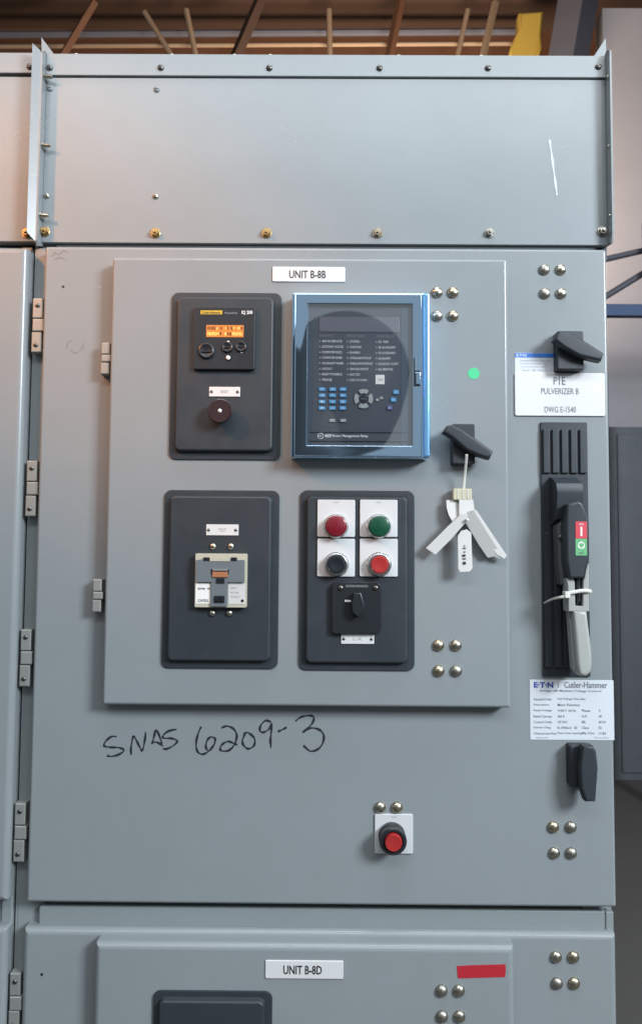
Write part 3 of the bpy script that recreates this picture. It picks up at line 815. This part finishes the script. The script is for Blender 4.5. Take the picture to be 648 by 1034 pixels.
# ------------------------------------------------------------------ hanging tag bundle
tg = empty('tag_bundle', pxloc(468, 500, YC-0.02), 'bundle of white paper tags hanging on a wire from a black knob', 'tags')
b = MB(); c = [W3(470.8, 459, YC-0.036), W3(470.3, 466, YC-0.030), W3(469, 480, YC-0.018), W3(467.6, 495, YC-0.014)]
b.tube(smooth([tuple(v) for v in c], 5), 0.0021, TIE, 8, flat=0.5); link('wire', b, tg)
b = MB(); b.px(457.2, 493.2, 476.3, 505, YC-0.004, YC-0.018, CREAM, r=0.002, bev=0.002)
for x in (462, 467.5, 472): b.px(x-0.6, 494.5, x+0.6, 504, YC-0.016, YC-0.0186, PAPER, r=0.0005, bev=0.0003)
link('ferrule', b, tg)
def tag(pts, y, bend, mt=PAPER, th=0.0008, extra=None, name='paper_tag'):
    b = MB(); q = [P(x, yy, y) for x, yy in pts]
    z0 = max(p[1] for p in q)
    b.poly(q, y+th, y, mt, 0.0, tilt=lambda x, z: bend*(z0-z))
    if extra: extra(b)
    return link(name, b, tg)
tag([(450.4, 505), (462.8, 504.6), (464.2, 522), (456.2, 527.2), (452.4, 520), (450.6, 513)], YC-0.012, -0.15)
tag([(463.4, 504.6), (477.4, 504.4), (478.4, 514.4), (470, 521), (463, 523)], YC-0.0175, -0.10)
tag([(477.6, 513.5), (481, 515.5), (512, 561), (509.5, 564.2), (502, 560), (474, 517)], YC-0.0165, 0.05)
tag([(472, 516.8), (477.6, 515.2), (508.6, 562.2), (506, 564), (500, 561.6), (493.5, 563.2), (484, 550), (477, 538.5), (469, 526)], YC-0.021, 0.13, TAGSHADE)
tag([(430.3, 553.4), (440, 560.0), (455, 545), (469.5, 528), (472.5, 519.5), (466, 518.5), (452, 531.5)], YC-0.0225, 0.10)
def marks(b):
    y = YC-0.0238
    for (x0, y0, x1, y1) in ((467.2, 567.2, 470.2, 569.8), (467.0, 563.6, 470.2, 564.6), (466.8, 559.8, 469.8, 561.8), (468.2, 556.8, 469.8, 557.6), (467.4, 553, 470.4, 553.8), (468.6, 550.4, 469.4, 551.8)):
        b.px(x0, y0, x1, y1, y+0.0028, y, INK, r=0.0003, bev=0.0001)
tag([(462, 541), (465.5, 536), (471, 534.5), (475.4, 537.8), (476.6, 573.6), (474, 577), (464, 577.5), (462.4, 574)], YC-0.0215, -0.02, extra=marks)
b = MB(); xx, zz = P(471.4, 525, YC-0.024); b.lathe(0, 0, [(0.0026, 0), (0.0024, 0.003), (0.0012, 0.004)], TIE, 14, at=(xx, YC-0.0235, zz)); link('eyelet', b, tg)

# ------------------------------------------------------------------ labels, tape, dots, writing
b = MB(); f = YM-0.0006
b.px(534.8, 686.6, 619.4, 747.2, YM+0.0003, f, STICK, r=0.0006, bev=0.0002)
yt = f-0.0003
b.pxtext('E·T·N', 538.6, 688.8, 558.2, 694.4, yt, INKB, 0.04)
b.px(563, 688.8, 563.6, 694.6, f+0.0002, yt, INKG, r=0.0002, bev=0.00005)
b.pxtext('Cutler-Hammer', 569.2, 688.4, 612.6, 694.8, yt, INKG, 0.012)
b.pxtext('Ampgard® Medium Voltage Control', 544.5, 696.4, 606.5, 699.2, yt, INKG, 0.01)
rows = [('General Order', 'Full Voltage Non-Rev', '', ''), ('Description', 'Motor Pulverizer', '', ''), ('Rated Voltage', '4160 V  60 Hz', 'Phases', '3'),
        ('Rated Current', '360 A', 'H.P.', '40'), ('Control Volts', '120 VAC', 'BIL', '60 kV'), ('Starter Diag', 'B-10466-6   02', 'Class', 'E2'), ('Overcurrent Prot', 'Fuse Interrupting', 'Mfg. Date', '11/04')]
for k, rw in enumerate(rows):
    y = 706.0+k*5.75
    for t, x, w in zip(rw, (538.4, 562.6, 587.0, 604.2), (1.42, 1.42, 1.42, 1.42)):
        if t: b.pxtext(t, x, y-1.3, x+min(len(t)*w, 26 if x < 560 else 30), y+1.3, yt, (INKB if False else INKG), 0.006)
b.pxtext('Printed in USA', 541, 744, 553, 745.6, yt, FAINT); b.pxtext('Form 3026', 600, 744, 614, 745.6, yt, FAINT)
link('rating_label', b, cab, label='white printed rating label')
b = MB(); f = YM-0.0005
b.px(519.6, 356.4, 563.5, 379, YM+0.0003, f, STICK, r=0.0004, bev=0.0001)
b.px(519.6, 356.6, 563.5, 361.0, f+0.0002, f-0.0003, BLUES, r=0.0003, bev=0.0001)
b.pxtext('E·T·N', 521, 357.5, 531, 360.2, f-0.0006, STICK, 0.03)
for k in range(4): b.pxtext(('Customer Service Information', 'For parts or service contact', 'your local sales office', 'Serial  B8-1540')[k], 524+k, 363.0+k*3.3, 556-k*2.5, 364.8+k*3.3, f-0.0003, FAINT)
link('service_sticker', b, cab, label='blue and white sticker behind the P1E nameplate')
b = MB(); xx, zz = P(478, 377.2, YC); b.lathe(0, 0, [(0.0090, 0), (0.0090, 0.0004)], DOT, 30, at=(xx, YC, zz)); link('dot_sticker', b, cab, label='round green sticker')
b = MB(); b.pxpoly([(461, 975.6), (475, 974.8), (490, 974.4), (510, 973.8), (510.4, 980), (509.6, 986.6), (490, 987.2), (476, 987.6), (462, 988), (461.4, 982)], YC+0.0003, YC-0.0005, TAPE); link('red_tape', b, cab)

S1 = lambda pts: [P(100+x/5.4, 715+y/5.4, YM) for x, y in pts]
S2 = lambda pts: [P(190+x/4.469, 710+y/4.469, YM) for x, y in pts]
strokes = [S1([(98, 155), (70, 155), (38, 180), (30, 205), (60, 213), (110, 215), (138, 230), (110, 252), (70, 263), (45, 258)]),
           S1([(177, 255), (176, 215), (188, 155), (205, 175), (225, 215), (238, 230), (250, 180), (256, 128)]),
           S1([(290, 195), (300, 160), (312, 118), (330, 150), (345, 195)]), S1([(288, 184), (320, 187), (352, 207)]),
           S1([(425, 115), (380, 125), (350, 150), (355, 163), (400, 165), (428, 180), (405, 205), (370, 222), (348, 220)]),
           S2([(60, 105), (45, 140), (37, 180), (42, 215), (65, 230), (95, 215), (118, 185), (122, 160), (105, 152), (88, 165), (80, 195), (90, 213)]),
           S2([(150, 112), (175, 103), (205, 115), (220, 145), (210, 185), (185, 212), (155, 215), (145, 205), (155, 185), (180, 172), (205, 180), (222, 188)]),
           S2([(258, 138), (245, 170), (255, 195), (275, 205), (298, 190), (300, 160), (280, 138), (262, 132), (250, 145)]),
           S2([(375, 85), (350, 78), (328, 100), (325, 125), (345, 130), (370, 110), (376, 90), (375, 130), (372, 165), (374, 202)]),
           S2([(405, 128), (425, 119), (445, 108)]),
           S2([(485, 80), (510, 62), (550, 55), (568, 65), (560, 90), (540, 112), (518, 132), (550, 112), (590, 118), (612, 145), (605, 185), (580, 210), (550, 215), (520, 190)])]
b = MB()
for k, st in enumerate(strokes):
    if k == 5:
        link('marker_writing', b, cab, label='handwritten SNAS in black marker', fixn=False); b = MB()
    b.ribbon(smooth(st, 6), 0.0036, YM-0.0004-k*0.00003, MARK)
link('marker_writing', b, cab, label='handwritten 6209-3 in black marker', fixn=False)
b = MB()
for k, pts in enumerate(([(68, 351), (69, 346), (73, 343)], [(72, 353), (75, 356), (79, 356)], [(81, 354), (84, 350), (84, 346)],
                         [(53, 259), (56, 255), (60, 257), (64, 253), (69, 255)], [(55, 262), (61, 260), (66, 262)])):
    b.ribbon(smooth([P(x, y, YM) for x, y in pts], 5), 0.0011, YM-0.0004-k*0.00003, SMUDGE)
for q in ((64, 289.5), (42.5, 984)):
    xx, zz = P(*q, YM); b.lathe(0, 0, [(0.0022, 0), (0.0018, 0.0006)], SLOTD, 12, at=(xx, YM, zz))
b.ribbon([P(99, 290, YM), P(103, 289.6, YM)], 0.0012, YM-0.0004, SCRATCH)
link('scuff_marks', b, cab, fixn=False)
b = MB(); b.ribbon(smooth([P(x, y, YU) for x, y in ((554.3, 141), (556.3, 155), (558.5, 172), (560.5, 187), (561.8, 197.5))], 6), 0.0042, YU-0.0005, SCRATCH)
link('paint_scrape', b, cab, fixn=False)

# ------------------------------------------------------------------ neighbouring section on the left
nb = empty('switchgear_cabinet', (-0.91, 0.35, 0), 'grey neighbouring switchgear section cut off at the left edge', 'cabinet', CG)
NX1 = CX0-0.003; NX0 = NX1-0.91
mb = MB()
mb.box(NX0, NX1-0.004, 0.0, 0.70, 0.0, zub-0.006, PAINT2)
mb.slab(NX1-0.009, zub/2, 0.018, zub-0.012, 0.03, -0.004, PAINT2, r=0.003, bev=0.003)
mb.box(NX0, NX1-0.004, 0.03, 0.70, zub-0.006, ztop-0.004, PAINT2)
link('cabinet_body', mb, nb)
ndx = (P(26.5, 300, YM)[0])
for z1, z0 in ((ZT-0.001, ZB), (zdoor2+0.004, zdoor2+0.004-md[3])):
    w_ = 0.85
    link('compartment_door', door(ndx-w_/2, (z1+z0)/2, w_, z1-z0, 0.002, YM, 0.010), nb)
mb = MB(); mb.slab((NX0+FX0-0.006)/2, (zstrip+zub)/2, FX0-0.006-NX0, zstrip-zub-0.001, 0.010, YU-0.002, PAINT, r=0.001, bev=0.0012); link('wireway_cover', mb, nb)
mb = MB(); mb.slab((NX0+FX0-0.006)/2, (ztop+zstrip)/2+0.0015, FX0-0.006-NX0, ztop-zstrip-0.003, 0.010, YU-0.006, PAINT, r=0.0008, bev=0.0012)
mb.box(NX0, FX0-0.006, 0.011, 0.30, ztop-0.004, ztop-0.0005, PAINT); link('top_flange', mb, nb)
link('flange_screw', panscrew(DSTEEL), nb, pxloc(30.5, 67.5, YU-0.006))
link('hex_bolt', hexbolt(BRASS, 0.0068), nb, pxloc(27.5, 235.5, YU-0.002))

# ------------------------------------------------------------------ surroundings
CONC = mat('concrete', (0.11, 0.105, 0.10), 0.8, noise=0.1, dirt=0.5, scale=20)
WOOD = mat('roof_deck', (0.065, 0.035, 0.022), 0.8, noise=0.1, dirt=0.9, scale=12)
JOIST = mat('roof_joist', (0.16, 0.07, 0.035), 0.7, noise=0.1, dirt=0.9, scale=30)
PIPE = mat('hanger_rod', (0.42, 0.30, 0.20), 0.5, 0.3)
INSUL = mat('yellow_insulation', (0.62, 0.42, 0.07), 0.9, bump=1.0, scale=4, dirt=0.8)
WALL = mat('pale_block_wall', (0.50, 0.47, 0.47), 0.85, dirt=0.6, scale=15, bump=0.3)
STEEL = mat('dark_steel', (0.13, 0.13, 0.16), 0.55, noise=0.1, dirt=0.5)
RACKB = mat('rack_blue', (0.06, 0.10, 0.22), 0.5, noise=0.1)
def struct(name, mb, kind='structure'):
    o = link(name, mb); o['kind'] = kind; return o
mb = MB(); mb.box(-40, 40, -40, 14.9, -0.1, 0.0, CONC); struct('floor', mb)
mb = MB(); mb.box(-14, 14, 0.6, 15, 6.4, 6.5, WOOD); struct('roof', mb)
PALE = mat('pale_blocks', (0.56, 0.53, 0.56), 0.85, dirt=0.5, scale=15)
mb = MB(); mb.box(2.2, 6.0, 4.6, 4.75, 0, 5.9, PALE); o = link('block_partition', mb); o['label'] = 'pale block partition wall behind the rack at the right edge'; o['category'] = 'partition'
mb = MB(); mb.box(-14, 14, 15, 15.2, 0, 6.5, WALL); struct('back_wall', mb)
def at(px, py, Y): q = P(px, py, Y); return (q[0], Y, q[1])
# joists run across; each one a thing
src = None
for k in range(8):
    y = 5.6+k*0.62
    if src is None:
        mb = MB(); mb.box(-13.9, 13.9, -0.05, 0.05, -0.28, 0.0, JOIST); src = link('roof_joist', mb, None, (0, y, 6.4))
        o = src
    else: o = src.copy(); COL.objects.link(o); o.location = (0, y, 6.4)
    o['label'] = 'brown timber joist under the dark roof above the cabinet'; o['category'] = 'joist'; o['group'] = 'roof joists above the cabinet'
def beam(name, p, q, r, m, label, cat, group=None, sides=8):
    b = MB(); d = Vector(q)-Vector(p)
    b.tube([Vector((0, 0, 0)), d*0.5, d], r, m, sides)
    o = link(name, b, None, p); o['label'] = label; o['category'] = cat
    if group: o['group'] = group
    return o
beam('hanger_rod', at(176, 60, 5.0), at(146, 12, 5.0), 0.022, PIPE, 'thin pale rod slanting up behind the top left corner of the cabinet', 'rod', 'rods under the roof')
beam('hanger_rod', at(198, 58, 5.0), at(188, 10, 5.0), 0.024, PIPE, 'pale rod, nearly upright, between two screws left of the middle', 'rod', 'rods under the roof')
beam('hanger_rod', at(333, 60, 5.0), at(332, 10, 5.0), 0.024, PIPE, 'upright rod above the middle of the cabinet', 'rod', 'rods under the roof')
beam('hanger_rod', at(461, 60, 5.0), at(472, 10, 5.0), 0.022, PIPE, 'thin pale rod leaning right, beside the yellow insulation', 'rod', 'rods under the roof')
beam('roof_post', at(568, 90, 4.6), at(585, -10, 4.6), 0.16, STEEL, 'dark diagonal steel brace behind the top right corner', 'brace', None, 4)
for k, (py_, Y_, r_) in enumerate(((34, 5.3, 0.03), (46, 5.1, 0.018))):
    beam('conduit', at(-20, py_+1, Y_), at(520, py_-2, Y_), r_, PIPE if k else STEEL, ('dark conduit run under the roof joists' if k == 0 else 'thin pale conduit run under the roof joists'), 'conduit')
for k, (xa, xb, Y_, r_) in enumerate(((60, 96, 5.0, 0.035), (236, 262, 4.9, 0.05), (392, 404, 5.0, 0.04), (486, 500, 4.9, 0.03))):
    beam('roof_strut', at(xa, 62, Y_), at(xb, 2, Y_), r_, (JOIST, WOOD, JOIST, PIPE)[k],
         ('brown slanting strut behind the left end of the cabinet top', 'dark slanting strut left of the upright rod under the roof', 'brown strut right of the upright rod under the roof', 'pale strut beside the yellow insulation batt')[k], 'strut', None, 4)
b = MB()
A = at(513, 62, 4.9)
b.pxpoly([(511, 62), (516, 44), (523, 30), (524, 12), (549, 10), (547, 34), (548, 48), (543, 62)], 5.0, 4.9, INSUL, 0.03)
o = link('insulation_batt', b); o['label'] = 'torn yellow insulation batt hanging under the roof'; o['category'] = 'insulation'
# rack seen past the right side
rk = empty('pallet_rack', (P(632, 520, 3.4)[0]+0.8, 3.4, 0), 'steel pallet rack behind the right edge of the cabinet', 'rack')
for px_ in (660, 1060):
    x = P(px_, 400, 3.4)[0]; b = MB(); b.box(x-0.04, x+0.04, 3.36, 3.44, 0.0, 3.6, STEEL); link('upright', b, rk, sharp=20)
for py_, m in ((318, RACKB),):
    z = P(630, py_, 3.4)[1]; x = P(610, 400, 3.4)[0]; b = MB(); b.box(x-0.05, x+2.2, 3.30, 3.355, z-0.035, z+0.035, m); link('shelf_beam', b, rk)
for q0, q1 in ((300, 268), (262, 250)):
    b = MB(); b.tube([at(610, q0, 3.5), at(636, (q0+q1)/2, 3.5), at(662, q1, 3.5)], 0.02, STEEL, 6); link('brace', b, rk)
lk = empty('steel_locker', (P(640, 520, 4.2)[0], 4.3, 0), 'grey steel locker below the rack beam at the right edge', 'locker')
GREYL = mat('locker_grey', (0.13, 0.14, 0.16), 0.5, noise=0.1, dirt=0.5)
x0_ = P(604, 440, 4.2)[0]; zl_ = P(630, 436, 4.2)[1]
b = MB(); b.box(x0_, x0_+1.4, 4.0, 4.5, 0.0, zl_, GREYL); link('body', b, lk, sharp=20)
b = MB(); b.slab(x0_+0.7, zl_/2, 1.3, zl_-0.1, 4.001, 3.985, GREYL, r=0.01, bev=0.004); link('door', b, lk)

# unseen form added behind the camera to darken the relay window's reflection
hp = empty('reflection_form', (0, 0, 0), 'unseen dark domed form added behind the camera for the relay reflection', 'reflection stand-in')
HY = -4.2
vy = 2*YR-HY
hx = P(348, 390, vy)[0]; hz = P(348, 380, vy)[1]; hR = P(413, 380, vy)[0]-hx; hT = P(348, 320, vy)[1]; u_ = hR/65
REFDARK = mat('reflection_dark', (0.016, 0.018, 0.022), 0.6, noise=0.1, dirt=0.5)
b = MB()
pr = [(hR*0.15, -115*u_), (hR*0.45, -83*u_), (hR*0.69, -63*u_), (hR*0.86, -40*u_), (hR*0.97, -15*u_), (hR, 0.02)]
for k in range(1, 9):
    a = rad(90*k/8); pr.append((hR*math.cos(a), 0.02+(hT-hz)*math.sin(a)))
pr[-1] = (0, hT-hz+0.02)
b.lathe(0, 0, pr, REFDARK, 48, axis=(0, 0, 1), at=(hx, HY, hz)); link('bin', b, hp)
b = MB(); b.lathe(0, 0, [(46*u_, -hz+0.25), (46*u_, 18*u_), (40*u_, 24*u_), (0, 26*u_)], REFDARK, 40, axis=(0, 0, 1), at=(hx-40*u_, HY+0.1, hz)); link('side_form', b, hp)
for a in (45, 135, 225, 315):
    x, y = hx-40*u_+hR*0.5*math.cos(rad(a)), HY+0.1+hR*0.5*math.sin(rad(a))
    b = MB(); b.box(x-0.04, x+0.04, y-0.04, y+0.04, 0, 0.3, REFDARK); link('leg', b, hp)

# ------------------------------------------------------------------ light
w = bpy.data.worlds.new('World'); sc.world = w; w.use_nodes = True
bg = w.node_tree.nodes['Background']
bg.inputs['Color'].default_value = (0.82, 0.92, 1.0, 1); bg.inputs['Strength'].default_value = 0.35
def area(name, loc, target, sx, sy, power, col):
    l = bpy.data.lights.new(name, 'AREA'); l.shape = 'RECTANGLE'; l.size, l.size_y = sx, sy; l.energy = power; l.color = col
    o = bpy.data.objects.new(name, l); COL.objects.link(o); o.location = loc
    d = Vector(target)-Vector(loc); o.rotation_euler = d.to_track_quat('-Z', 'Y').to_euler()
    return o
area('doorway_light', (2.6, -2.4, 3.1), (0, 0, 1.4), 1.0, 1.0, 208, (0.85, 0.93, 1.0))
area('skylight', (0.0, -2.6, 3.97), (0, 0, 2.2), 3.6, 0.6, 55, (0.93, 0.97, 1.0))
sp = bpy.data.lights.new('warm_lamp', 'SPOT'); sp.energy = 255; sp.color = (1.0, 0.36, 0.08); sp.spot_size = rad(23); sp.spot_blend = 1.0; sp.shadow_soft_size = 0.10
so = bpy.data.objects.new('warm_lamp', sp); COL.objects.link(so); so.location = (-1.7, -1.25, 3.1)
so.rotation_euler = (Vector((-0.40, 0, 1.965))-Vector(so.location)).to_track_quat('-Z', 'Y').to_euler()
area('overhead_light', (0.3, -0.75, 4.7), (0.2, -0.3, 1.5), 2.2, 0.7, 42, (0.95, 0.98, 1.0))
area('roof_light', (0.5, 4.0, 3.2), (0.2, 6.5, 6.4), 1.0, 1.0, 190, (1.0, 0.78, 0.6))

sc.view_settings.view_transform = 'Standard'
sc.view_settings.look = 'None'
sc.view_settings.exposure = 0.0
sc.view_settings.gamma = 1.0
sc.cycles.max_bounces = 8
sc.cycles.transparent_max_bounces = 8
